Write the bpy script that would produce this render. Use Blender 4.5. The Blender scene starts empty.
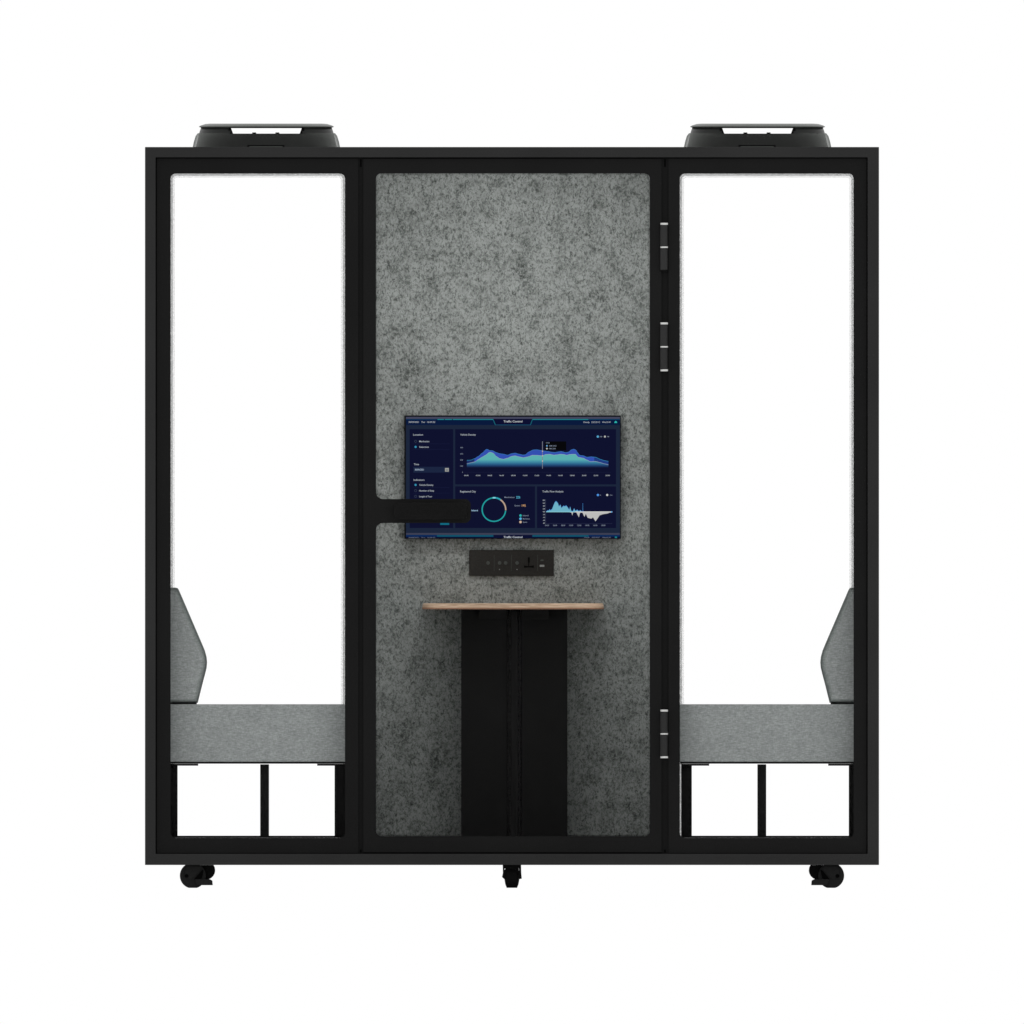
import bpy, bmesh, math
from mathutils import Vector
from mathutils.geometry import tessellate_polygon

# ------------------------------------------------------------------ basics
S = 0.003                 # one drawing unit of the elevation = 3 mm
def X(u): return (u - 512.0) * S
def Z(v): return (888.0 - v) * S
scene = bpy.context.scene
COL = scene.collection
DEPTH = 1.04              # booth depth

def lin(h):
    h = h.lstrip('#'); r = []
    for i in (0, 2, 4):
        c = int(h[i:i+2], 16) / 255.0
        r.append(c / 12.92 if c <= 0.04045 else ((c + 0.055) / 1.055) ** 2.4)
    return (r[0], r[1], r[2], 1.0)

# ------------------------------------------------------------------ materials
def new_mat(name):
    m = bpy.data.materials.new(name); m.use_nodes = True
    nt = m.node_tree; nt.nodes.clear()
    out = nt.nodes.new('ShaderNodeOutputMaterial')
    return m, nt, out
def N(nt, t, **kw):
    n = nt.nodes.new(t)
    for k, v in kw.items(): setattr(n, k, v)
    return n
def noise(nt, vec, scale, detail=2.0, rough=0.5, dist=0.0):
    n = N(nt, 'ShaderNodeTexNoise'); n.inputs['Scale'].default_value = scale
    n.inputs['Detail'].default_value = detail; n.inputs['Roughness'].default_value = rough
    n.inputs['Distortion'].default_value = dist
    nt.links.new(vec, n.inputs['Vector']); return n.outputs['Fac']
def ramp(nt, fac, stops):
    r = N(nt, 'ShaderNodeValToRGB'); cr = r.color_ramp
    while len(cr.elements) < len(stops): cr.elements.new(0.5)
    for e, (p, c) in zip(cr.elements, stops):
        e.position = p; e.color = c if isinstance(c, tuple) else (c, c, c, 1)
    nt.links.new(fac, r.inputs['Fac']); return r.outputs['Color']
def mixc(nt, fac, a, b, mode='MIX'):
    n = N(nt, 'ShaderNodeMix', data_type='RGBA', blend_type=mode)
    for sock, v in ((n.inputs[0], fac), (n.inputs[6], a), (n.inputs[7], b)):
        if isinstance(v, (int, float)): sock.default_value = v
        elif isinstance(v, tuple): sock.default_value = v
        else: nt.links.new(v, sock)
    return n.outputs[2]
def coords(nt, scale=(1, 1, 1)):
    tc = N(nt, 'ShaderNodeTexCoord'); mp = N(nt, 'ShaderNodeMapping')
    mp.inputs['Scale'].default_value = scale
    nt.links.new(tc.outputs['Object'], mp.inputs['Vector']); return mp.outputs['Vector']

def powder(name, hexc, rough=0.55, spec=0.06, var=0.18, bump=0.02):
    """powder coated metal / matt plastic with a faint grain"""
    m, nt, out = new_mat(name)
    b = N(nt, 'ShaderNodeBsdfPrincipled')
    c = lin(hexc); v = coords(nt)
    f = noise(nt, v, 260, 3, 0.6); g = noise(nt, v, 3.0, 2, 0.5)
    k1 = ramp(nt, f, [(0.3, 1 - var * 0.6), (0.7, 1 + var * 0.6)])
    k2 = ramp(nt, g, [(0.3, 1 - var * 0.5), (0.7, 1 + var * 0.5)])
    col = mixc(nt, 1.0, c, k1, 'MULTIPLY'); col = mixc(nt, 1.0, col, k2, 'MULTIPLY')
    nt.links.new(col, b.inputs['Base Color'])
    b.inputs['Roughness'].default_value = rough
    b.inputs['Specular IOR Level'].default_value = spec
    bp = N(nt, 'ShaderNodeBump'); bp.inputs['Strength'].default_value = bump; bp.inputs['Distance'].default_value = 0.0005
    nt.links.new(f, bp.inputs['Height']); nt.links.new(bp.outputs['Normal'], b.inputs['Normal'])
    nt.links.new(b.outputs[0], out.inputs[0]); return m

M = {}
M['shell'] = powder('charcoal_powder_coat', '2d2d2d', spec=0.04)
M['frame'] = powder('black_powder_coat', '1b1b1b', spec=0.03)
M['frame_left'] = powder('black_powder_coat_left', '1a1a1a', spec=0.03)
M['post'] = powder('dark_post', '181818', spec=0.02)
M['black'] = powder('black_metal', '171717', spec=0.03)
M['deep'] = powder('deep_black_plastic', '121212', spec=0.02)
M['pedestal'] = powder('pedestal_black', '1f1f1f', spec=0.04)
M['pedestal_rib'] = powder('pedestal_rib_black', '212121', spec=0.05)
M['handle'] = powder('handle_black', '161616', spec=0.03, var=0.5, bump=0.2)
M['fan'] = powder('fan_plastic', '2a2b2a', rough=0.35, spec=0.08)
M['fan_lid'] = powder('fan_lid_grey', '5f625f', rough=0.4, spec=0.3)
M['caster'] = powder('caster_black', '212121', rough=0.5, spec=0.05)
M['hinge'] = powder('hinge_black', '303030', spec=0.06)
M['steel'] = powder('pale_steel', 'cfcfcd', rough=0.4, spec=0.3, var=0.05)
M['socket'] = powder('socket_plastic', '2e2d2b', rough=0.6, spec=0.06, var=0.35)
M['dim_grey'] = powder('dim_grey_plastic', '464a47', spec=0.1)
M['mid_grey'] = powder('mid_grey_plastic', '8e918e', spec=0.1)
M['hole'] = powder('hole_black', '0a0a0a', spec=0.0)
M['carpet'] = powder('carpet', '2b2b2b', rough=1, spec=0.0, var=0.4)
M['interior'] = powder('interior_grey', '4a4c4b', rough=1, spec=0.0)
M['bezel'] = powder('bezel_black', '131519', spec=0.05)
M['ground'] = powder('white_floor', 'fafafa', rough=0.9, spec=0.1, var=0.0)

def felt():
    m, nt, out = new_mat('grey_pressed_felt')
    b = N(nt, 'ShaderNodeBsdfPrincipled'); v = coords(nt)
    vs = coords(nt, (1.0, 1.0, 0.62))
    fine = noise(nt, vs, 155, 4, 0.75, 1.0)
    mid = noise(nt, v, 58, 4, 0.7, 0.4)
    big = noise(nt, v, 15, 3, 0.6, 0.3)
    col = mixc(nt, ramp(nt, fine, [(0.39, 0.0), (0.52, 1.0)]), lin('656967'), lin('9b9f9c'))
    col = mixc(nt, mixc(nt, 1.0, ramp(nt, mid, [(0.48, 0.0), (0.66, 0.95)]), ramp(nt, fine, [(0.38, 1.0), (0.58, 0.25)]), 'MULTIPLY'), col, lin('404340'))
    patch = mixc(nt, 1.0, ramp(nt, big, [(0.46, 0.0), (0.70, 1.0)]), ramp(nt, noise(nt, v, 110, 3, 0.7, 0.8), [(0.42, 0.1), (0.60, 1.0)]), 'MULTIPLY')
    col = mixc(nt, patch, col, lin('464a47'))
    cloud = noise(nt, v, 4.0, 2, 0.5)
    col = mixc(nt, 1.0, col, ramp(nt, cloud, [(0.3, 0.96), (0.7, 1.04)]), 'MULTIPLY')
    nt.links.new(col, b.inputs['Base Color'])
    b.inputs['Roughness'].default_value = 1.0; b.inputs['Specular IOR Level'].default_value = 0.0
    bp = N(nt, 'ShaderNodeBump'); bp.inputs['Strength'].default_value = 0.35; bp.inputs['Distance'].default_value = 0.002
    nt.links.new(mid, bp.inputs['Height']); nt.links.new(bp.outputs['Normal'], b.inputs['Normal'])
    nt.links.new(b.outputs[0], out.inputs[0]); return m
M['felt'] = felt()

def fabric(name, lo, hi):
    m, nt, out = new_mat(name)
    b = N(nt, 'ShaderNodeBsdfPrincipled')
    h = noise(nt, coords(nt, (0.22, 0.4, 1.0)), 330, 3, 0.65)
    w = noise(nt, coords(nt, (1.0, 1.0, 0.5)), 300, 2, 0.6)
    c = noise(nt, coords(nt, (0.7, 1, 1.2)), 16, 3, 0.6)
    col = mixc(nt, ramp(nt, h, [(0.33, 0.0), (0.67, 1.0)]), lin(lo), lin(hi))
    col = mixc(nt, 1.0, col, ramp(nt, w, [(0.3, 0.86), (0.7, 1.12)]), 'MULTIPLY')
    col = mixc(nt, 1.0, col, ramp(nt, c, [(0.3, 0.95), (0.7, 1.05)]), 'MULTIPLY')
    nt.links.new(col, b.inputs['Base Color'])
    b.inputs['Roughness'].default_value = 1.0; b.inputs['Specular IOR Level'].default_value = 0.0
    bp = N(nt, 'ShaderNodeBump'); bp.inputs['Strength'].default_value = 0.2; bp.inputs['Distance'].default_value = 0.001
    nt.links.new(h, bp.inputs['Height']); nt.links.new(bp.outputs['Normal'], b.inputs['Normal'])
    nt.links.new(b.outputs[0], out.inputs[0]); return m
M['fabric'] = fabric('grey_woven_fabric', '808483', '9da1a0')
M['fabric_shade'] = fabric('grey_fabric_edge_shade', '5f6462', '6e7371')  # darker fabric steps, edge shading painted around the backrest rim
M['fabric_shade_mid'] = fabric('grey_fabric_edge_shade_mid', '6c7170', '818684')
M['fabric_shade_soft'] = fabric('grey_fabric_edge_shade_soft', '787d7b', '8e9391')

def wood():
    m, nt, out = new_mat('pale_oak_plywood')
    b = N(nt, 'ShaderNodeBsdfPrincipled')
    g = noise(nt, coords(nt, (0.05, 0.05, 1.0)), 420, 3, 0.6, 0.2)
    s = noise(nt, coords(nt, (0.15, 0.3, 1.0)), 45, 2, 0.5)
    col = mixc(nt, ramp(nt, g, [(0.35, 0.0), (0.65, 1.0)]), lin('ac8e74'), lin('d6bda4'))
    col = mixc(nt, 1.0, col, ramp(nt, s, [(0.3, 0.85), (0.7, 1.1)]), 'MULTIPLY')
    nt.links.new(col, b.inputs['Base Color'])
    b.inputs['Roughness'].default_value = 0.6; b.inputs['Specular IOR Level'].default_value = 0.15
    nt.links.new(b.outputs[0], out.inputs[0]); return m
M['wood'] = wood()
M['wood_dark'] = powder('tabletop_lower_edge', '9a7660', rough=0.7, spec=0.1, var=0.2)  # darker brown for the lowest band of the tabletop edge

def sheer(name, colour, f_face, f_edge, power, glossy=True):
    """clear pane or smoked plastic: nearly clear seen face on, more reflective at a grazing angle"""
    m, nt, out = new_mat(name)
    lw = N(nt, 'ShaderNodeLayerWeight'); lw.inputs['Blend'].default_value = 0.5
    p = N(nt, 'ShaderNodeMath', operation='POWER'); p.inputs[1].default_value = power
    nt.links.new(lw.outputs['Facing'], p.inputs[0])
    mr = N(nt, 'ShaderNodeMapRange'); mr.inputs['To Min'].default_value = f_face; mr.inputs['To Max'].default_value = f_edge
    nt.links.new(p.outputs[0], mr.inputs['Value'])
    t = N(nt, 'ShaderNodeBsdfTransparent')
    g = N(nt, 'ShaderNodeBsdfGlossy' if glossy else 'ShaderNodeBsdfDiffuse')
    g.inputs['Color'].default_value = colour
    if glossy: g.inputs['Roughness'].default_value = 0.02
    mx = N(nt, 'ShaderNodeMixShader')
    nt.links.new(mr.outputs[0], mx.inputs[0]); nt.links.new(t.outputs[0], mx.inputs[1]); nt.links.new(g.outputs[0], mx.inputs[2])
    nt.links.new(mx.outputs[0], out.inputs[0]); return m
M['glass'] = sheer('clear_glass', (0.9, 0.92, 0.92, 1), 0.0, 0.6, 4.0)
M['smoked'] = sheer('smoked_plastic', lin('7c807c'), 0.0, 1.0, 2.2, glossy=False)

def rim_shade():  # translucent grey painted as soft shade around the window opening
    m, nt, out = new_mat('window_rim_shade')
    t = N(nt, 'ShaderNodeBsdfTransparent'); d = N(nt, 'ShaderNodeBsdfDiffuse'); d.inputs['Color'].default_value = lin('a8aaa9')
    mx = N(nt, 'ShaderNodeMixShader')
    f = ramp(nt, noise(nt, coords(nt), 500, 2, 0.6), [(0.4, 0.25), (0.6, 0.6)])
    nt.links.new(f, mx.inputs[0]); nt.links.new(t.outputs[0], mx.inputs[1]); nt.links.new(d.outputs[0], mx.inputs[2])
    nt.links.new(mx.outputs[0], out.inputs[0]); return m
M['rim_shade'] = rim_shade()
def rim_shade2():  # fainter inner step of the painted window rim shade
    m, nt, out = new_mat('window_rim_shade_faint')
    t = N(nt, 'ShaderNodeBsdfTransparent'); d = N(nt, 'ShaderNodeBsdfDiffuse'); d.inputs['Color'].default_value = lin('b0b2b1')
    mx = N(nt, 'ShaderNodeMixShader')
    f = ramp(nt, noise(nt, coords(nt), 500, 2, 0.6), [(0.4, 0.05), (0.6, 0.2)])
    nt.links.new(f, mx.inputs[0]); nt.links.new(t.outputs[0], mx.inputs[1]); nt.links.new(d.outputs[0], mx.inputs[2])
    nt.links.new(mx.outputs[0], out.inputs[0]); return m
M['rim_faint'] = rim_shade2()

def screen_mat():
    m, nt, out = new_mat('lit_screen')
    a = N(nt, 'ShaderNodeAttribute'); a.attribute_name = 'Col'
    e = N(nt, 'ShaderNodeEmission'); e.inputs['Strength'].default_value = 1.0
    nt.links.new(a.outputs['Color'], e.inputs['Color']); nt.links.new(e.outputs[0], out.inputs[0]); return m
M['screen'] = screen_mat()
def lamp_mat():
    m, nt, out = new_mat('lamp_diffuser')
    e = N(nt, 'ShaderNodeEmission'); e.inputs['Strength'].default_value = 1.0
    nt.links.new(e.outputs[0], out.inputs[0]); return m
M['lamp'] = lamp_mat()

# ------------------------------------------------------------------ geometry helpers
def link(name, bm, mats, parent=None, bevel=0.0, smooth=False, seg=2):
    me = bpy.data.meshes.new(name)
    bmesh.ops.recalc_face_normals(bm, faces=bm.faces[:])
    bm.to_mesh(me); bm.free()
    if not isinstance(mats, (list, tuple)): mats = [mats]
    for m in mats: me.materials.append(m)
    if smooth:
        for p in me.polygons: p.use_smooth = True
    o = bpy.data.objects.new(name, me); COL.objects.link(o)
    if parent: o.parent = parent
    if bevel > 0:
        md = o.modifiers.new('bevel', 'BEVEL'); md.width = bevel; md.segments = seg
        if len(mats) > 1: md.material = 1
        md.limit_method = 'ANGLE'; md.angle_limit = math.radians(35)
    return o
def empty(name, label, cat, group=None, loc=(0, 0, 0)):
    o = bpy.data.objects.new(name, None); COL.objects.link(o); o.location = loc
    o['label'] = label; o['category'] = cat
    if group: o['group'] = group
    o.empty_display_size = 0.1
    return o
def box(bm, x0, x1, y0, y1, z0, z1, mi=0):
    vs = [bm.verts.new((x, y, z)) for x in (x0, x1) for y in (y0, y1) for z in (z0, z1)]
    for f in ((0,1,3,2), (4,6,7,5), (0,4,5,1), (2,3,7,6), (0,2,6,4), (1,5,7,3)):
        bm.faces.new([vs[i] for i in f]).material_index = mi
def ebox(bm, u0, u1, v0, v1, y0, y1, mi=0):
    box(bm, X(u0), X(u1), y0, y1, Z(v1), Z(v0), mi)
def arc(cx, cy, r, a0, a1, n=8):
    return [(cx + r * math.cos(math.radians(a0 + (a1 - a0) * i / n)), cy + r * math.sin(math.radians(a0 + (a1 - a0) * i / n))) for i in range(n + 1)]
def rrect(u0, u1, v0, v1, r, n=8):
    return (arc(u1 - r, v1 - r, r, 0, 90, n) + arc(u0 + r, v1 - r, r, 90, 180, n)
            + arc(u0 + r, v0 + r, r, 180, 270, n) + arc(u1 - r, v0 + r, r, 270, 360, n))
def rect(u0, u1, v0, v1): return [(u0, v0), (u1, v0), (u1, v1), (u0, v1)]
def plate(bm, outer, holes, y0, y1, mi=0):
    """flat plate in the elevation plane, with openings, from depth y0 to y1"""
    loops = [outer] + holes
    flat = [p for l in loops for p in l]
    tris = tessellate_polygon([[Vector((p[0], p[1], 0)) for p in l] for l in loops])
    F = [bm.verts.new((X(p[0]), y0, Z(p[1]))) for p in flat]
    B = [bm.verts.new((X(p[0]), y1, Z(p[1]))) for p in flat]
    for t in tris:
        try:
            bm.faces.new([F[i] for i in t]).material_index = mi
            bm.faces.new([B[i] for i in reversed(t)]).material_index = mi
        except ValueError: pass
    k = 0
    for l in loops:
        n = len(l)
        for i in range(n):
            a, b = k + i, k + (i + 1) % n
            bm.faces.new([F[a], F[b], B[b], B[a]]).material_index = mi
        k += n
def prism(bm, pts, y0, y1, mi=0):
    n = len(pts)
    F = [bm.verts.new((X(u), y0, Z(v))) for u, v in pts]; B = [bm.verts.new((X(u), y1, Z(v))) for u, v in pts]
    bm.faces.new(F).material_index = mi; bm.faces.new(B[::-1]).material_index = mi
    for i in range(n): bm.faces.new([F[i], F[(i+1) % n], B[(i+1) % n], B[i]]).material_index = mi
def cyl(bm, c, r, h, axis='Z', n=32, r2=None, mi=0):
    r2 = r if r2 is None else r2
    def pt(a, rr, t):
        p, q = rr * math.cos(a), rr * math.sin(a)
        if axis == 'Z': return (c[0] + p, c[1] + q, c[2] + t)
        if axis == 'Y': return (c[0] + p, c[1] + t, c[2] + q)
        return (c[0] + t, c[1] + p, c[2] + q)
    A = [bm.verts.new(pt(2 * math.pi * i / n, r, -h / 2)) for i in range(n)]
    B = [bm.verts.new(pt(2 * math.pi * i / n, r2, h / 2)) for i in range(n)]
    bm.faces.new(A).material_index = mi; bm.faces.new(B[::-1]).material_index = mi
    for i in range(n):
        f = bm.faces.new([A[i], A[(i+1) % n], B[(i+1) % n], B[i]]); f.material_index = mi
def lathe(bm, prof, cx=0, cy=0, n=96, skip=None, closed=False):
    """prof: list of (r, z)"""
    rings = [[bm.verts.new((cx + r * math.cos(2*math.pi*i/n), cy + r * math.sin(2*math.pi*i/n), z)) for i in range(n)] for r, z in prof]
    m = len(rings)
    for j in range(m if closed else m - 1):
        for i in range(n):
            if skip and skip(j, (i + 0.5) * 360.0 / n): continue
            A, B = rings[j], rings[(j + 1) % m]
            f = bm.faces.new([A[i], A[(i+1) % n], B[(i+1) % n], B[i]]); f.smooth = True
    return rings

# ------------------------------------------------------------------ ground
bm = bmesh.new(); 
vs = [bm.verts.new(p) for p in ((-30, -30, 0), (30, -30, 0), (30, 30, 0), (-30, 30, 0))]; bm.faces.new(vs)
g = link('floor', bm, M['ground']); g['kind'] = 'structure'

# ------------------------------------------------------------------ booth
booth = empty('meeting_booth', 'black framed soundproof meeting booth on casters, glass on both sides of a central glass door', 'booth')
FY = 0.0                                    # front plane of the shell
bm = bmesh.new(); plate(bm, rect(145, 879, 147, 865.0), [rect(155.6, 867.6, 157.4, 853.8)], FY, DEPTH)
link('shell', bm, M['shell'], booth, bevel=0.0015)
# window panels front and back
def window_panel(u0, u1, o0, o1, y0, back=False, mat='frame'):
    bm = bmesh.new()
    ov0, ov1 = (173.6, 837.8)
    if back: o0, o1, ov0, ov1 = o0 - 0.6, o1 + 0.6, ov0 - 0.6, ov1 + 0.3
    plate(bm, rect(u0, u1, 158.4, 853.2), [rrect(o0, o1, ov0, ov1, 5.2)], y0, y0 + 0.045)
    w = link('window_frame', bm, M[mat], booth)
    if back:
        o0, o1 = o0 + 0.6, o1 - 0.6; ov0, ov1 = ov0 + 0.6, ov1 - 0.3
        bm = bmesh.new(); plate(bm, rrect(o0 - 0.5, o1 + 0.5, ov0 - 0.5, ov1 + 0.4, 5.4), [rrect(o0 + 2.2, o1 - 2.2, ov0 + 2.2, ov1 - 0.2, 3.6)], y0 + 0.014, y0 + 0.0145)
        link('rim_shade', bm, M['rim_shade'], w)  # thin sheet that carries the painted shade of the window rim
        bm = bmesh.new(); plate(bm, rrect(o0 + 2.2, o1 - 2.2, ov0 + 2.2, ov1 - 0.25, 3.6), [rrect(o0 + 4.2, o1 - 4.2, ov0 + 4.0, ov1 - 1.6, 2.4)], y0 + 0.014, y0 + 0.0145)
        link('rim_shade_faint', bm, M['rim_faint'], w)  # fainter sheet of the same painted rim shade
    bm = bmesh.new(); ebox(bm, o0 - 3, o1 + 3, ov0 - 3, ov1 + 3, y0 + 0.018, y0 + 0.026)
    link('glass_pane', bm, M['glass'], w)
    return w
PY = 0.012
window_panel(156.6, 358.4, 170.6, 345.0, PY, mat='frame_left')
window_panel(668.4, 866.6, 679.8, 853.6, PY)
window_panel(156.6, 358.4, 170.6, 345.0, DEPTH - PY - 0.045, True)
window_panel(668.4, 866.6, 679.8, 853.6, DEPTH - PY - 0.045, True)
# posts between panels and door
for u0, u1 in ((358.6, 363.0), (661.8, 668.2)):
    bm = bmesh.new(); ebox(bm, u0 - 4, u1 + 4, 157.5, 853.7, PY + 0.081, PY + 0.093)
    link('post_backing', bm, M['deep'], booth); bm = bmesh.new()
    ebox(bm, u0, u1, 158.2, 853.4, PY + 0.004, PY + 0.0455)
    po = link('door_post', bm, M['post'], booth)
    for va, vb in ((159, 167), (849.5, 852.5)):
        bm = bmesh.new(); uc = (u0 + u1) / 2; ebox(bm, uc - 0.9, uc + 0.9, va, vb, PY + 0.0036, PY + 0.0038); link('dark_notch', bm, M['hole'], po)  # thin black strip on the post, painted as the dark of a notch
# dark ring behind the panel gaps, added to stop light leaking through
bm = bmesh.new(); plate(bm, rect(155.2, 868.0, 157.0, 854.2), [rect(163, 860, 166, 846)], PY + 0.052, PY + 0.08)
link('gap_backing', bm, M['deep'], booth)
# door frame with a lug that carries the handle
o0, o1, v0, v1, r = 376.0, 649.8, 173.4, 836.2, 5.2
hv0, hv1, he = 499.0, 523.0, 470.8
hole = (arc(o1 - r, v1 - r, r, 0, 90) + arc(o0 + r, v1 - r, r, 90, 180)
        + arc(o0 + 7, hv1 + 7, 7, 180, 270)                          # concave fillet below the lug
        + [(x, y) for x, y in arc(he - 6, hv1 - 6, 6, 90, 0)] + arc(he - 6, hv0 + 6, 6, 0, -90)
        + arc(o0 + 7, hv0 - 7, 7, 90, 180)
        + arc(o0 + r, v0 + r, r, 180, 270) + arc(o1 - r, v0 + r, r, 270, 360))
bm = bmesh.new(); plate(bm, rect(363.2, 661.6, 158.6, 852.4), [hole], PY, PY + 0.04)
door = link('door', bm, M['frame'], booth)
bm = bmesh.new(); ebox(bm, o0 - 3, o1 + 3, v0 - 3, v1 + 3, PY + 0.0415, PY + 0.0495)
link('door_glass', bm, M['glass'], door)
bm = bmesh.new()
prism(bm, rrect(394, 467.4, 502.8, 519.6, 5, 6), PY - 0.036, PY - 0.024)
link('door_handle', bm, M['handle'], door, bevel=0.002)
for ua in (396, 456):
    bm = bmesh.new(); prism(bm, rrect(ua, ua + 8, 506, 516, 2.5, 5), PY - 0.0245, PY - 0.0005); link('handle_standoff', bm, M['handle'], door)
for va in (505.2, 508.0, 510.9, 513.8, 516.6):
    bm = bmesh.new(); ebox(bm, 398, 463, va, va + 0.7, PY - 0.0366, PY - 0.0358); link('grip_rib', bm, M['post'], door)
# hinges
def hinge(top, mid, bot, last_cap=True):
    cu = 663.9
    bm = bmesh.new(); ebox(bm, cu - 3.5, cu + 3.5, top + 0.9, bot - 0.6, PY - 0.004, PY + 0.0035); h = link('hinge', bm, M['hinge'], booth)
    for a, b in ((top + 1.0, mid - 0.9), (mid + 0.9, bot - 0.7)):
        bm = bmesh.new(); cyl(bm, (X(cu), PY - 0.006, (Z(a) + Z(b)) / 2), 3.7 * S, Z(a) - Z(b), n=28)
        link('knuckle', bm, M['hinge'], h, bevel=0.0008)
    for k, (v, mat) in enumerate(((top, 'steel'), (mid, 'steel'), (bot, 'steel' if last_cap else 'deep'))):
        bm = bmesh.new()
        cyl(bm, (X(cu + 0.3), PY - 0.006, Z(v)), 3.8 * S, (2.0 if k != 1 else 1.5) * S, n=28)
        link('washer', bm, M[mat], h, bevel=0.0008)
hinge(223.8, 247.2, 270.6, False); hinge(323.4, 346.8, 370.3); hinge(710.6, 733.9, 757.2)
# back wall, felt
BY = DEPTH - PY - 0.05
bm = bmesh.new(); ebox(bm, 359.6, 667.2, 158.6, 852.6, BY, BY + 0.045)
link('back_wall', bm, M['shell'], booth)
bm = bmesh.new(); prism(bm, rrect(374.8, 650.9, 172.2, 837.6, 6.5, 8), BY - 0.03, BY - 0.0005)
link('felt_wall_panel', bm, M['felt'], booth, bevel=0.012, seg=4, smooth=False)
# ceiling, carpet, inner faces of the side walls
bm = bmesh.new(); ebox(bm, 156, 867.3, 157.6, 159.8, PY + 0.095, BY - 0.035); link('ceiling_lining', bm, M['interior'], booth)
bm = bmesh.new(); ebox(bm, 156, 867.3, 850.6, 853.6, PY + 0.095, BY - 0.035); link('carpet', bm, M['carpet'], booth)
for a, b in ((155.9, 158.4), (865.0, 867.3)):
    bm = bmesh.new(); ebox(bm, a, b, 160.2, 850.2, PY + 0.095, BY - 0.035); link('side_lining', bm, M['interior'], booth)
# ceiling lamp
bm = bmesh.new(); cyl(bm, (0, 0.5, Z(160.2) - 0.008), 0.10, 0.014, n=48); lampo = link('ceiling_lamp', bm, M['shell'], booth, bevel=0.002)
bm = bmesh.new(); cyl(bm, (0, 0.5, Z(160.2) - 0.017), 0.088, 0.003, n=48); link('diffuser', bm, M['lamp'], lampo)

# casters
def caster_side(cu, y, s):
    """wheel seen side on; s=+1 swivel trails towards +u"""
    def U(d): return X(cu) + s * d * S
    def P(pts): return [(cu + s * a, b) for a, b in pts]
    bm = bmesh.new()
    prism(bm, P([(-7, 865.02)] + [(12.8, 865.02), (20.8, 865.02), (22.0, 867.4), (22.4, 870.2)] + arc(12.8, 870.2, 9.6, 10, 95, 10) + [(4, 878)] + [(-1, 870.0), (-7, 867)]), y - 0.017, y + 0.017)
    c = link('caster', bm, M['deep'], booth, bevel=0.0)
    bm = bmesh.new(); prism(bm, P([(-6.5, 866.4), (9, 866.4), (7, 871), (2.5, 876), (-3, 880), (-8, 873)]), y - 0.040, y - 0.0365)
    link('fork_plate', bm, M['caster'], c)
    for dy in (-0.027, 0.027):
        bm = bmesh.new()
        pts = [(p, min(q, 887.9)) for p, q in arc(0, 875.6, 13.0, 0, 360, 40)[:-1]]
        prism(bm, P(pts), y + dy - 0.009, y + dy + 0.009)
        link('wheel', bm, M['caster'], c, bevel=0.0015)
    bm = bmesh.new(); cyl(bm, (U(-6.2), y - 0.041, Z(876)), 1.9 * S, 0.0015, 'Y', 20); link('axle', bm, M['hole'], c)
    bm = bmesh.new(); prism(bm, P([(10, 869.4), (10.6, 871), (9, 878), (3, 881), (1.6, 879)]), y - 0.0412, y - 0.0402); link('fork_recess', bm, M['hole'], c)
    bm = bmesh.new()
    prism(bm, P([(2, 879.2), (17, 879.2), (19.6, 880.6), (20, 885.2), (4, 885.2)]), y - 0.045, y + 0.006)
    link('brake_lever', bm, M['caster'], c, bevel=0.001)
def caster_front(cu, y):
    bm = bmesh.new()
    plate(bm, [(cu - 9.2, 865.0), (cu + 9.2, 865.0), (cu + 9.4, 873), (cu + 9.9, 878.6), (cu + 7.6, 879.2), (cu - 7.6, 879.2), (cu - 9.9, 877), (cu - 9.0, 873)],
          [arc(cu - 6.3, 869.2, 1.1, 0, 360, 12)[:-1], [(cu + 5.5, 867.6), (cu + 6.8, 868), (cu + 7.3, 870.4), (cu + 6.6, 870.9)]], y - 0.03, y - 0.024)
    c = link('caster', bm, M['deep'], booth, bevel=0.0006); bm = bmesh.new()
    plate(bm, [(cu - 9.2, 865.0), (cu + 9.2, 865.0), (cu + 9.2, 866.8), (cu - 9.2, 866.8)], [], y - 0.0235, y + 0.025)
    link('mounting_plate', bm, M['deep'], c)
    bm = bmesh.new()
    # twin wheel seen edge on: tread tapers to the floor
    prof = [(-6.6, 8.4), (-5.2, 11.95), (5.2, 11.95), (6.6, 8.4), (7.4, 4), (-7.4, 4)]
    n = 36; rings = []
    for i in range(n):
        a = 2 * math.pi * i / n
        rings.append([bm.verts.new((X(cu + d), y + rr * S * math.cos(a), Z(875.9) + rr * S * math.sin(a))) for d, rr in prof])
    for i in range(n):
        for j in range(len(prof)):
            k = (j + 1) % len(prof)
            bm.faces.new([rings[i][j], rings[i][k], rings[(i+1) % n][k], rings[(i+1) % n][j]])
    link('wheel', bm, M['deep'], c, smooth=False)
for y in (0.075, DEPTH - 0.075):
    caster_side(192.8, y, 1); caster_side(831.2, y, -1)
    caster_front(511.9, y)

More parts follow.
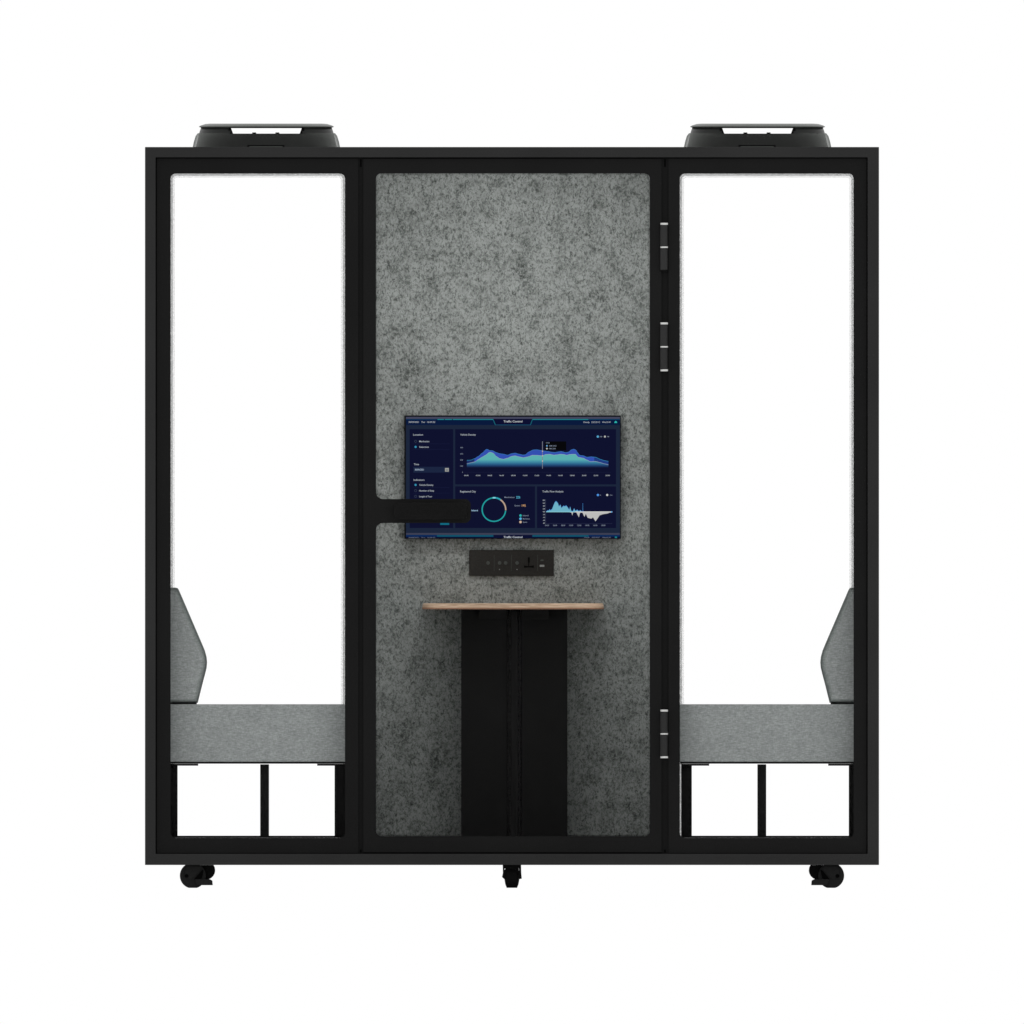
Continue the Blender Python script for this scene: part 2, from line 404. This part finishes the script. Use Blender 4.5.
# ------------------------------------------------------------------ benches
def bench(name, label, s, ref):
    """u = ref + s*d, d measured from the outer (backrest) side"""
    b = empty(name, label, 'bench', 'padded benches facing each other inside the booth')
    def P(pts): return [(ref + s * a, v) for a, v in pts]
    def R(a, c): return (min(ref + s*a, ref + s*c), max(ref + s*a, ref + s*c))
    y0, y1 = 0.085, DEPTH - 0.10
    bm = bmesh.new(); u0, u1 = R(-5, 176.6); ebox(bm, u0, u1, 704.2, 761.8, y0, y1)
    link('seat_cushion', bm, M['fabric'], b, bevel=0.0025, seg=2)
    prof = [(-5, 702.8), (-5, 587.6), (4.6, 587.6)] + [(6.6, 588.2), (7.8, 590.2), (30.5, 643.0), (33.6, 650.5), (35.4, 657), (35.9, 662.5), (35.4, 668), (33.8, 674.5), (31.0, 685), (26.6, 702.8)]
    def inset(d):
        q = []; n = len(prof)
        for i in range(n):
            (ax, ay), (px, py), (bx, by) = prof[i-1], prof[i], prof[(i+1) % n]
            l1 = math.hypot(px-ax, py-ay); l2 = math.hypot(bx-px, by-py)
            nx = (py-ay)/l1 + (by-py)/l2; ny = -(px-ax)/l1 - (bx-px)/l2; l = math.hypot(nx, ny) or 1
            nx /= l; ny /= l; q.append((px - nx*d, py - ny*d) )
        return P(q)
    prof_n = len(prof); bm = bmesh.new(); rings = []
    for d, yy in ((5.2, y0), (3.6, y0 + 0.0015), (2.2, y0 + 0.004), (0.9, y0 + 0.009), (0, y0 + 0.020), (0, y1 - 0.020), (0.9, y1 - 0.009), (2.2, y1 - 0.004), (3.6, y1 - 0.0015), (5.2, y1)):
        rings.append([bm.verts.new((X(u), yy, Z(v))) for u, v in inset(d)])
    bm.faces.new(rings[0]); bm.faces.new(rings[-1][::-1])
    for k, (A_, B_) in enumerate(zip(rings, rings[1:])):
        for i in range(prof_n):
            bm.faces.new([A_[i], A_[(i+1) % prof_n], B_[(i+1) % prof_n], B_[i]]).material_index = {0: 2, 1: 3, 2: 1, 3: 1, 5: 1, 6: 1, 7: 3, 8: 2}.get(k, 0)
    bo = link('backrest', bm, [M['fabric'], M['fabric_shade'], M['fabric_shade_soft'], M['fabric_shade_mid']], b)  # outer rings carry the painted edge shade
    bm = bmesh.new(); u0, u1 = R(-5, 25.6); ebox(bm, u0, u1, 702.4, 704.6, y0 + 0.008, y1 - 0.012); link('backrest_gap_shade', bm, M['black'], b)  # dark box added as the shade line between backrest and seat
    bm = bmesh.new(); u0, u1 = R(-5, 176.0); ebox(bm, u0, u1, 761.5, 763.7, y0 + 0.003, y1 - 0.003)
    link('seat_board', bm, M['black'], b)
    if s < 0: ref -= 1.0
    for a, c in ((-2, 27), (146, 174)):
        for ya in (y0 + 0.02, y1 - 0.09):
            bm = bmesh.new(); u0, u1 = R(a, c); ebox(bm, u0, u1, 763.8, 765.7, ya, ya + 0.07)
            link('mounting_bracket', bm, M['black'], b)
    for (a, c, v) in ((-3.4, 6.4, 763.8), (89.0, 97.8, 764.3), (163.4, 174.0, 763.8)):
        for yy in (y0 + 0.02, y1 - 0.05):
            bm = bmesh.new(); u0, u1 = R(a, c); ebox(bm, u0, u1, v, 835.9, yy + 0.001, yy + 0.029)
            link('leg', bm, M['black'], b, bevel=0.001)
    for ya in (y0 + 0.02, y1 - 0.05):
        bm = bmesh.new(); u0, u1 = R(-3.4, 174.0); ebox(bm, u0, u1, 835.7, 837.72, ya, ya + 0.03); link('base_rail', bm, M['black'], b)
        for a in (2, 92, 169):              # feet down to the booth floor
            bm = bmesh.new(); u0, u1 = R(a - 3, a + 3); ebox(bm, u0, u1, 837.8, 850.4, ya + 0.002, ya + 0.028); link('foot', bm, M['black'], b)
    return b
bench('bench', 'grey fabric bench with angled backrest behind the left glass panel', 1, 171.2)
bench('bench', 'grey fabric bench with angled backrest behind the right glass panel, beside the door hinges', -1, 856.2)

# ------------------------------------------------------------------ table
tb = empty('table', 'narrow pale wood table on a wide black panel pedestal against the felt wall', 'table')
ty0, ty1 = BY - 0.030 - 0.48, BY - 0.034
def table_outline(inset, n=8):
    a, b = X(422.2) + inset, X(604.0) - inset; r = 0.035
    pts = []
    for cx, cy, a0 in ((a + r, ty0 + inset + r, 180), (b - r, ty0 + inset + r, 270)):
        for i in range(n + 1):
            t = math.radians(a0 + 90 * i / n); pts.append((cx + r * math.cos(t), cy + r * math.sin(t)))
    return pts + [(b, ty1), (a, ty1)]
bm = bmesh.new(); secs = []
for v, ins in ((609.2, 0.0), (607.6, 0.0), (604.0, 0.002), (603.3, 0.004)):
    secs.append([bm.verts.new((x, y, Z(v))) for x, y in table_outline(ins)])
bm.faces.new(secs[0][::-1]); bm.faces.new(secs[-1])
for j in range(3):
    n = len(secs[j])
    for i in range(n):
        f = bm.faces.new([secs[j][i], secs[j][(i+1) % n], secs[j+1][(i+1) % n], secs[j+1][i]]); f.material_index = 1 if j == 0 else 0
link('tabletop', bm, [M['wood'], M['wood_dark']], tb)
py1 = BY - 0.034 - 0.06; py0 = py1 - 0.13
bm = bmesh.new(); ebox(bm, 461.2, 507.8, 609.4, 850.4, py0 + 0.008, py1); link('side_panel', bm, M['pedestal'], tb, bevel=0.001)
bm = bmesh.new(); ebox(bm, 520.8, 567.4, 609.4, 850.4, py0 + 0.008, py1); link('side_panel', bm, M['pedestal'], tb, bevel=0.001)
bm = bmesh.new(); ebox(bm, 510.1, 518.4, 609.4, 850.4, py0 + 0.004, py1 - 0.02); link('centre_column', bm, M['pedestal_rib'], tb, bevel=0.001)
for ua in (507.9, 518.6):
    bm = bmesh.new(); ebox(bm, ua, ua + 2.0, 609.4, 850.4, py0, py1 - 0.02); link('column_rib', bm, M['pedestal_rib'], tb, bevel=0.001)
for a, b in ((479, 507.2), (520.8, 548.5)):
    bm = bmesh.new(); ebox(bm, a, b, 609.4, 619.2, py0 - 0.06, py0 + 0.0075); link('table_bracket', bm, M['pedestal_rib'], tb, bevel=0.001)

# ------------------------------------------------------------------ socket panel
WY = BY - 0.030                       # felt surface
sp = empty('socket_panel', 'flat black power and switch panel on the felt wall between screen and table', 'socket panel')
fy = WY - 0.009
bm = bmesh.new(); prism(bm, rrect(469.2, 553.8, 550.0, 575.9, 0.8, 4), fy, WY - 0.0005); link('face_plate', bm, M['socket'], sp, bevel=0.0012)
for u in (494.0, 511.2, 537.5):
    bm = bmesh.new(); ebox(bm, u, u + 0.3, 555, 571, fy - 0.0004, fy - 0.0001); link('module_seam', bm, M['dim_grey'], sp)
for u in (488.0, 499.6, 505.6, 517.0):
    bm = bmesh.new(); cyl(bm, (X(u), fy - 0.0015, Z(563.0)), 1.8 * S, 0.0026, 'Y', 24); link('push_button', bm, M['dim_grey'], sp, bevel=0.0008)
for u in (499.5, 517.0):
    bm = bmesh.new(); cyl(bm, (X(u), fy - 0.0006, Z(569.5)), 0.5 * S, 0.001, 'Y', 12); link('indicator_light', bm, M['mid_grey'], sp)
bm = bmesh.new()
prism(bm, [(527.8, 557.4), (529.8, 557.4), (529.8, 562.2), (529.3, 563.0), (529.3, 566.2), (533.8, 565.4), (533.8, 567.8), (530.2, 567.4), (527.4, 567.4), (524.0, 567.8), (524.0, 565.4), (528.3, 566.2), (528.3, 563.0), (527.8, 562.2)], fy - 0.0005, fy - 0.0001)
link('plug_socket', bm, M['hole'], sp)
bm = bmesh.new(); prism(bm, rrect(540.4, 543.6, 559.5, 561.0, 0.6, 4), fy - 0.0006, fy - 0.0001); link('charging_port', bm, M['dim_grey'], sp)
bm = bmesh.new(); ebox(bm, 539.8, 544.3, 564.8, 566.8, fy - 0.0006, fy - 0.0001); link('charging_port', bm, M['mid_grey'], sp)

# ------------------------------------------------------------------ display
disp = empty('wall_display', 'wide flat screen on the felt wall showing a dark blue traffic dashboard with charts', 'display')
dy = WY - 0.034
bm = bmesh.new(); ebox(bm, 404.4, 620.8, 415.4, 538.8, dy, WY - 0.006); link('casing', bm, M['bezel'], disp, bevel=0.001)
V, Fc, Cc = [], [], []                # vertices, faces, per-vertex colours
L = 0.00035
def poly(pts, colour, layer, cols=None):
    k = len(V)
    for i, (u, v) in enumerate(pts):
        V.append((X(u), dy - L * (layer + 1), Z(v))); Cc.append(cols[i] if cols else lin(colour))
    Fc.append(tuple(range(k, k + len(pts))))
def R_(u0, u1, v0, v1, c, layer): poly(rect(u0, u1, v0, v1), c, layer)
def disc(u, v, r, c, layer, n=14): poly(arc(u, v, r, 0, 360, n)[:-1], c, layer)
def ring(u, v, r0, r1, a0, a1, c, layer, n=40):
    for i in range(n):
        p, q = math.radians(a0 + (a1 - a0) * i / n), math.radians(a0 + (a1 - a0) * (i + 1) / n)
        poly([(u + r0*math.cos(p), v - r0*math.sin(p)), (u + r1*math.cos(p), v - r1*math.sin(p)), (u + r1*math.cos(q), v - r1*math.sin(q)), (u + r0*math.cos(q), v - r0*math.sin(q))], c, layer)
def text(s, u0, u1, vc, h, c, layer=4, clip=None):
    """lettering set between u0 and u1, capital height h, centred on vc"""
    cu = bpy.data.curves.new('lettering', 'FONT'); cu.body = s; cu.size = 1; cu.resolution_u = 2; cu.offset = 0.012
    o = bpy.data.objects.new('lettering', cu); COL.objects.link(o)
    bpy.context.view_layer.update()
    me = bpy.data.meshes.new_from_object(o.evaluated_get(bpy.context.evaluated_depsgraph_get()))
    xs = [v.co.x for v in me.vertices]; a, b = min(xs), max(xs)
    k = len(V)
    for v in me.vertices:
        vv = vc + h / 2 - v.co.y / 0.73 * h
        if clip: vv = min(vv, clip)
        V.append((X(u0 + (v.co.x - a) / (b - a) * (u1 - u0)), dy - L * (layer + 1), Z(vv))); Cc.append(lin(c))
    for p in me.polygons: Fc.append(tuple(k + i for i in p.vertices))
    bpy.data.objects.remove(o); bpy.data.curves.remove(cu); bpy.data.meshes.remove(me)
W = 'a9b0b8'; G = '7c8698'
R_(406, 620, 416.8, 538.2, '1c263b', 0)
R_(406, 620, 416.9, 418.9, '43455a', 1)
R_(406, 620, 418.9, 425.0, '0a1a3c', 1)
R_(406, 437, 419.0, 419.8, '0a3357', 2)
R_(437.5, 444, 419.0, 419.9, '1a7f8a', 2); R_(444.8, 452, 419.0, 419.9, '1a7f8a', 2); R_(452.8, 493, 419.0, 419.9, '1a7f8a', 2)
R_(532.6, 588.4, 419.0, 419.9, '1a7f8a', 2); R_(588.8, 620, 419.0, 419.8, '0a3f63', 2)
poly([(493, 418.9), (532.6, 418.9), (530.3, 425.2), (495.4, 425.2)], '0d1030', 2)
poly([(492.6, 419), (493.3, 419), (495.7, 424.8), (495.0, 424.8)], '17697a', 3)
poly([(532.3, 419), (533.0, 419), (530.8, 424.8), (530.1, 424.8)], '17697a', 3)
R_(495, 531, 424.6, 425.2, '174c6c', 3)
text('Traffic Control', 503.6, 522.4, 421.3, 2.1, 'c9cdd2')
text('30/09/2021', 408.6, 418.8, 422.0, 1.7, W); text('Thur', 421.2, 425.2, 422.0, 1.7, W); text('16:09:32', 427.2, 435.2, 422.0, 1.7, W)
text('Cloudy', 583.2, 589.6, 422.1, 1.6, W); text('22C/31C', 591.4, 600.0, 422.1, 1.6, W); text('Wind S-W', 602.0, 610.8, 422.1, 1.6, W)
poly([(614.4, 423), (614.4, 422), (615.6, 420.8), (616.8, 421.6), (617.2, 423)], '2bb3ae', 4)
PB = '0f122e'
for a in ((409.6, 453.2, 429.2, 528), (455.2, 616, 429.2, 484.4), (455.2, 535, 486.4, 528), (537, 616, 486.4, 528)): R_(a[0], a[1], a[2], a[3], PB, 2)
# left column
text('Location', 413.2, 423.0, 434.6, 1.9, W)
for v, s, e, on in ((441.3, 'Manhattan', 429.3, 0), (446.9, 'Selection', 428.8, 1), (484.9, 'Vehicle Density', 433.4, 1), (490.6, 'Number of Stop', 434.0, 0), (496.4, 'Length of Tour', 432.2, 0)):
    if on: disc(415.6, v, 1.15, '3388ac', 3)
    else: ring(415.6, v, 0.95, 1.3, 0, 360, '3b4358', 3, 16)
    text(s, 419.2, e, v, 1.75, W)
    if v < 492: R_(413, 449.6, v + 2.4, v + 2.65, '1b2040', 3)
text('Time', 413.8, 419.0, 464.2, 1.9, W)
R_(413.4, 449.4, 466.8, 472.6, '1b2540', 3); text('30/09/2021', 414.8, 423.8, 469.6, 1.8, 'a9bbd2', 5)
R_(445.0, 448.8, 468.0, 471.6, '9d9d98', 4); R_(445.8, 448.0, 469.2, 470.9, '787c80', 5)
text('Indicators', 413.6, 424.4, 479.8, 1.9, W)
R_(440.2, 449.2, 523.0, 524.9, '12687e', 3)
# vehicle density chart
text('Vehicle Density', 460.2, 475.8, 434.6, 1.8, W)
for v, s in ((447.6, '400'), (453.8, '300'), (459.9, '200'), (466.0, '100'), (472.2, '0')):
    text(s, 460.2 if s != '0' else 462.2, 463.0, v, 1.35, G)
R_(464.5, 611, 472.2, 472.35, '232a48', 3)
for i, s in enumerate(('00:00', '02:00', '04:00', '06:00', '08:00', '10:00', '12:00', '14:00', '16:00', '18:00', '20:00', '22:00', '24:00')):
    pass
    u = 466.3 + i * 11.78; text(s, u - 2.2, u + 2.2, 475.4, 1.3, W)
def c1(p): return [(455 + a / 11.378, 412 + b / 11.378) for a, b in p]
def c2(p): return [(535 + a / 11.378, 412 + b / 11.378) for a, b in p]
up = c1([(135,550),(180,548),(225,530),(265,505),(310,468),(350,430),(365,423),(395,440),(425,440),(470,462),(510,475),(550,480),(600,492),(640,475),(685,468),(730,480),(775,490),(800,487),(840,455),(890,432),(930,430)]) + \
     c2([(85,440),(110,445),(150,450),(190,458),(230,461),(270,453),(300,450),(350,463),(385,455),(410,432),(440,423),(465,432),(490,470),(510,495),(550,498),(590,515),(640,510),(690,515),(740,538),(790,553),(835,562)])
lo = c1([(135,590),(180,578),(225,568),(265,540),(310,512),(350,490),(385,462),(405,457),(435,468),(470,505),(510,530),(550,537),(600,525),(640,505),(685,498),(730,510),(775,520),(830,510),(880,492),(930,492)]) + \
     c2([(85,498),(120,483),(170,480),(210,490),(250,487),(290,480),(330,483),(360,492),(400,482),(460,480),(490,515),(550,525),(590,545),(630,565),(690,562),(740,575),(790,590),(835,600)])
def interp(c, u):
    for (a, p), (b, q) in zip(c, c[1:]):
        if a <= u <= b:
            t = (u - a) / (b - a + 1e-9); t = t * t * (3 - 2 * t) * 0.5 + t * 0.5; return p + (q - p) * t
    return c[0][1] if u < c[0][0] else c[-1][1]
LV = [(440, '5fb3b0'), (459.5, '5aaeae'), (461.5, '438fa6'), (464.0, '2b618a'), (466.0, '1c3560'), (467.6, '10142f')]
def level(v):
    for (a, p), (b, q) in zip(LV, LV[1:]):
        if v <= b:
            t = max(0, (v - a) / (b - a)); P_, Q_ = lin(p), lin(q); return tuple(P_[i] + (Q_[i] - P_[i]) * t for i in range(4))
    return lin(PB)
n = 150; ua, ub = up[0][0], up[-1][0]
for i in range(n):
    a, b = ua + (ub - ua) * i / n, ua + (ub - ua) * (i + 1) / n
    A0, B0, A1, B1 = interp(up, a), interp(up, b), interp(lo, a), interp(lo, b)
    if a < 474: cb = '1b2f66'
    elif a > 594: cb = '203c80'
    else: cb = '3350b0'
    poly([(a, A0), (b, B0), (b, B1), (a, A1)], cb, 3)
    poly([(a, A0 - 0.22), (b, B0 - 0.22), (b, B0 + 0.2), (a, A0 + 0.2)], '2f86b0' if (a < 474 or a > 594) else '3a78b8', 4)
    poly([(a, A1 - 0.2), (b, B1 - 0.2), (b, B1 + 0.15), (a, A1 + 0.15)], '9aa6b8', 5)
    ka = [A1] + [l for l, _ in LV if l > A1]; kb = [B1] + [l for l, _ in LV if l > B1]
    m = min(len(ka), len(kb)); ka = [A1] + ka[-(m-1):]; kb = [B1] + kb[-(m-1):]
    for j in range(m - 1):
        poly([(a, ka[j]), (b, kb[j]), (b, kb[j+1]), (a, ka[j+1])], None, 3.5, [level(ka[j]), level(kb[j]), level(kb[j+1]), level(ka[j+1])])
R_(542.15, 542.75, 441.4, 468.6, '7d7f8c', 6)
for v in (451.2, 455.8, 461): disc(542.5, v, 0.6, 'c8b8b0', 7, 10)
R_(544.6, 566.2, 441.4, 450.3, '08080a', 6)
text('14:00', 546.0, 549.6, 442.8, 1.4, G, 8); disc(546.9, 445.8, 0.8, '6aa4d8', 7); text('AM 342', 549.0, 556.4, 445.8, 1.4, G, 8)
disc(546.9, 448.6, 0.8, 'c8c8c8', 7); text('PM 284', 549.0, 555.6, 448.6, 1.4, G, 8)
disc(597.8, 436.6, 1.15, '58a6d0', 3); text('AM', 599.6, 602.0, 436.6, 1.3, G); disc(604.9, 436.6, 1.0, 'b4b4b4', 3); text('PM', 607.2, 609.0, 436.6, 1.3, G)
# registered city
text('Registered City', 460.2, 475.8, 491.4, 2.0, W)
ring(493.9, 509.6, 11.1, 12.4, 57, 355, '239a9c', 3, 60); ring(493.9, 509.6, 11.1, 12.7, 55, 88, '2f9fb0', 4, 12)
ring(493.9, 509.6, 11.1, 12.5, -3, 56, 'b9a08c', 5, 20); ring(493.9, 509.6, 11.1, 12.6, 82, 96, '7fd0e0', 5, 6)
text('Staten Island', 463.4, 477.8, 510.4, 1.5, 'a9cdea')
text('Manhattan', 504.4, 514.6, 497.2, 1.5, G); text('22%', 516.2, 520.2, 497.2, 2.4, '58b8d8')
text('Queens', 514.4, 520.0, 505.5, 1.5, G); text('19%', 521.8, 525.8, 505.5, 2.2, 'd8a878')
for v, c, s, e in ((515.5, '2fb0aa', 'Island', 528.4), (518.7, '58b0e0', 'Manhattan', 529.8), (522.0, 'cdb39c', 'Queens', 527.2)):
    disc(520.5, v, 1.25, c, 3); text(s, 522.8, e, v, 1.4, G)
# traffic flow analysis
text('Traffic Flow Analysis', 542.4, 563.4, 491.4, 1.9, W)
disc(597.9, 495.0, 1.2, '4c90e0', 3); text('In', 600.0, 601.0, 495.0, 1.3, G); disc(607.2, 495.0, 1.1, 'c4c4c4', 3); text('Out', 609.8, 612.4, 495.0, 1.3, G)
for i, s in enumerate(('80', '60', '40', '20', '0', '-20', '-40', '-60', '-80')):
    v = 500.2 + i * 2.86; text(s, 542.8, 544.9, v, 1.25, W)
R_(545.5, 545.75, 499.4, 523.4, '4a5068', 3); R_(545.5, 612.2, 523.4, 523.6, '343a55', 3)
for i, s in enumerate(('04:00', '06:00', '08:00', '10:00', '12:00', '14:00', '16:00', '18:00')):
    u = 547.0 + i * 8.05; text(s, u - 2.0, u + 2.0, 525.3, 1.5, G)
def c4(p): return [(535 + a / 11.378, 480 + b / 11.378) for a, b in p]
base = 511.8
bl = c4([(128,357),(150,343),(158,352),(165,332),(175,345),(195,330),(210,290),(225,255),(240,240),(262,265),(272,300),(290,280),(300,318),(325,293),(340,300),(355,290),(375,315),(390,340),(400,302),(412,350),(430,357),(445,323),(460,352),(480,338),(500,356),(515,343),(530,358),(539,356),(541,268),(546,268),(549,356),(560,358)])
wh = c4([(385,364),(415,372),(425,405),(434,368),(470,368),(500,425),(512,372),(540,372),(562,420),(578,385),(600,430),(640,440),(660,425),(688,470),(710,440),(735,402),(770,390),(830,380),(845,372),(880,368)])
for c, hx, ly, ed in ((bl, '6cb0c4', 3, '3f7fd0'), (wh, 'bcbcba', 3, '9a9a9a')):
    for (a, p), (b, q) in zip(c, c[1:]):
        poly([(a, p), (b, q), (b, base), (a, base)], hx if not (a > 582 and c is bl and a < 584.2) else '2f6090', ly)
        if c is bl: poly([(a, p - 0.2), (b, q - 0.2), (b, q + 0.3), (a, p + 0.3)], ed, 4)
R_(546.2, 575, base - 0.2, base + 0.35, '8fcfdc', 5); R_(575, 612.4, base - 0.3, base + 0.35, 'd8d8d6', 5); disc(611.6, 511.9, 0.7, '4ca0e0', 6)
# footer strip: the header repeats, cut by the casing
R_(406, 620, 533.0, 534.9, '3c3f52', 1); R_(406, 620, 534.9, 538.2, '0b1030', 1)
R_(406, 437, 535.0, 536.6, '082a5a', 2); R_(437, 493.4, 535.0, 536.8, '0f5068', 2); R_(532.4, 588.6, 535.0, 536.8, '0f5068', 2); R_(588.6, 620, 535.0, 536.6, '0a2a58', 2)
text('Traffic Control', 503.6, 522.4, 537.0, 2.1, 'c4ccd6', clip=538.1)
text('30/09/2021', 408.6, 418.8, 537.7, 1.5, '6a7488', clip=538.1); text('Thur', 421.2, 425.2, 537.7, 1.5, '6a7488', clip=538.1); text('16:09:32', 427.2, 435.2, 537.7, 1.5, '6a7488', clip=538.1)
text('Cloudy', 584.2, 589.6, 537.6, 1.5, '7a8498', clip=538.1); text('22C/31C', 591.8, 600.0, 537.6, 1.5, '7a8498', clip=538.1); text('Wind S-W', 602.2, 610.8, 537.6, 1.5, '7a8498', clip=538.1)
R_(614.8, 617, 536.6, 538.0, '1b7f86', 4)
me = bpy.data.meshes.new('screen'); me.from_pydata(V, [], Fc)
ca = me.color_attributes.new('Col', 'FLOAT_COLOR', 'POINT')
for i, c in enumerate(Cc): ca.data[i].color = c
me.materials.append(M['screen'])
so = bpy.data.objects.new('screen', me); COL.objects.link(so); so.parent = disp

# ------------------------------------------------------------------ roof fans
def fan(label, cu):
    y = 0.42
    f = empty('ventilation_fan', label, 'fan', 'round fans on the booth roof', loc=(X(cu), y, Z(147)))
    def zz(v): return (147 - v) * S
    # housing: double-skinned ring with a long slot front and back
    n = 144
    half = math.degrees(math.asin(36.2 / 65.5))
    def slot(th, grow=0.0):
        return abs(((th - 90 + 90) % 180) - 90) < -1
    def skip(j, th):
        d = min(abs(th - 90), abs(th - 270))
        if j == 2: return d < half          # slot band, outer skin
        if j == 3: return d < half + 1.2
        if j in (5, 6): return d < half + 0.6
        return False
    bm = bmesh.new()
    ro = [(70.6, 147), (68.8, 140), (67.4, 133.6), (66.6, 131), (65.4, 127.8)]
    ri = [(62.0, 127.8), (63.0, 131), (63.8, 133.6), (66.0, 146.8)]
    prof = [(r * S, zz(v)) for r, v in ro + ri]
    lathe(bm, prof, n=n, skip=skip)
    hs = link('housing', bm, M['fan'], f)
    bm = bmesh.new(); cyl(bm, (0, 0, zz(134.6) - 0.018), 60 * S, 0.030, n=64); link('motor_plate', bm, M['fan'], f)
    # slot sill lip (closes the double skin under the slot) and cut-out ends
    for sg in (-1, 1):
        bm = bmesh.new(); m = 30
        A = []
        for i in range(m + 1):
            t = math.radians(sg * 90 - half - 0.8 + (2 * half + 1.6) * i / m)
            A.append([bm.verts.new((r * S * math.cos(t), r * S * math.sin(t), z)) for r, z in ((67.5, zz(133.7)), (63.4, zz(133.7)), (63.4, zz(134.6)), (67.5, zz(134.6)))])
        for i in range(m):
            for j in range(4): bm.faces.new([A[i][j], A[i][(j+1) % 4], A[i+1][(j+1) % 4], A[i+1][j]])
        link('slot_sill', bm, M['deep'], f)
    for u in (-12.2, 11.0):
        bm = bmesh.new(); ya = -math.sqrt(67.3**2 - u*u) * S
        box(bm, (u - 2.0) * S, (u + 2.0) * S, ya, ya + 0.01, zz(134.2), zz(132.4)); link('slot_tab', bm, M['deep'], f, bevel=0.001)
    for s2 in (-1, 1):                          # sloped ends of the slot
        for sy in (-1, 1):
            yy = sy * math.sqrt(65.5**2 - 35**2) * S
            bm = bmesh.new(); x1, x2, x3 = s2 * 37.2 * S, s2 * 35.4 * S, s2 * 33.2 * S
            vs = [bm.verts.new(p) for p in ((x1, yy, zz(127.9)), (x2, yy, zz(127.9)), (x3, yy, zz(133.9)), (x1, yy, zz(133.9)))]
            vt = [bm.verts.new((v.co.x, v.co.y + 0.006, v.co.z)) for v in vs]
            bm.faces.new(vs); bm.faces.new(vt[::-1])
            for i in range(4): bm.faces.new([vs[i], vs[(i+1) % 4], vt[(i+1) % 4], vt[i]])
            link('slot_end', bm, M['deep'], f)
    # lid
    bm = bmesh.new()
    lathe(bm, [(0.0001, zz(123.6)), (56 * S, zz(123.6)), (61 * S, zz(124.0)), (65.5 * S, zz(125.4)), (67.6 * S, zz(126.6)), (67.0 * S, zz(127.1)), (65.4 * S, zz(127.7))], n=n)
    link('lid', bm, M['fan_lid'], f)
    bm = bmesh.new(); cyl(bm, (0, 0, zz(127.9)), 65.2 * S, 0.6 * S, n=96); link('lid_gasket', bm, M['deep'], f)
    # smoked shroud outside the housing
    bm = bmesh.new(); lathe(bm, [(73.6 * S, zz(147)), (72.6 * S, zz(142)), (70.8 * S, zz(136)), (68.6 * S, zz(133.2))], n=n)
    link('shroud', bm, M['smoked'], f)
    # front foot plate
    bm = bmesh.new(); box(bm, -19 * S, 18 * S, -74.6 * S, -73.8 * S, 0.0, zz(145.0)); link('foot_plate', bm, M['deep'], f)
    bm = bmesh.new(); box(bm, -17 * S, 16 * S, -75.0 * S, -74.7 * S, 0.0, zz(146.1)); link('foot_edge', bm, M['dim_grey'], f)
fan('round black ventilation fan unit on the roof above the left glass panel', 266.4)
fan('round black ventilation fan unit on the roof above the right glass panel', 757.6)

# ------------------------------------------------------------------ light
w = bpy.data.worlds.new('World'); scene.world = w; w.use_nodes = True
bg = w.node_tree.nodes['Background']; bg.inputs[0].default_value = (1, 1, 1, 1); bg.inputs[1].default_value = 1.0
def area(name, loc, target, sx, sy, power):
    d = bpy.data.lights.new(name, 'AREA'); d.shape = 'RECTANGLE'; d.size = sx; d.size_y = sy; d.energy = power
    o = bpy.data.objects.new(name, d); COL.objects.link(o); o.location = loc
    o.rotation_euler = (Vector(target) - Vector(loc)).to_track_quat('-Z', 'Y').to_euler()
    return o
area('ceiling_lamp_light', (0, 0.16, 2.12), (0, 0.95, 0.70), 0.8, 0.12, 6.3)

# ------------------------------------------------------------------ camera
cd = bpy.data.cameras.new('camera'); cam = bpy.data.objects.new('camera', cd); COL.objects.link(cam)
cd.type = 'ORTHO'; cd.ortho_scale = 1024 * S; cd.clip_end = 200; cd.clip_start = 0.05
cam.location = (X(512), -6.0, Z(512)); cam.rotation_euler = (math.radians(90), 0, 0)
scene.camera = cam
scene.render.engine = 'CYCLES'
scene.cycles.transparent_max_bounces = 24; scene.cycles.max_bounces = 10
scene.view_settings.view_transform = 'Standard'; scene.view_settings.look = 'None'; scene.view_settings.exposure = 0
scene.render.resolution_x = 1024; scene.render.resolution_y = 1024
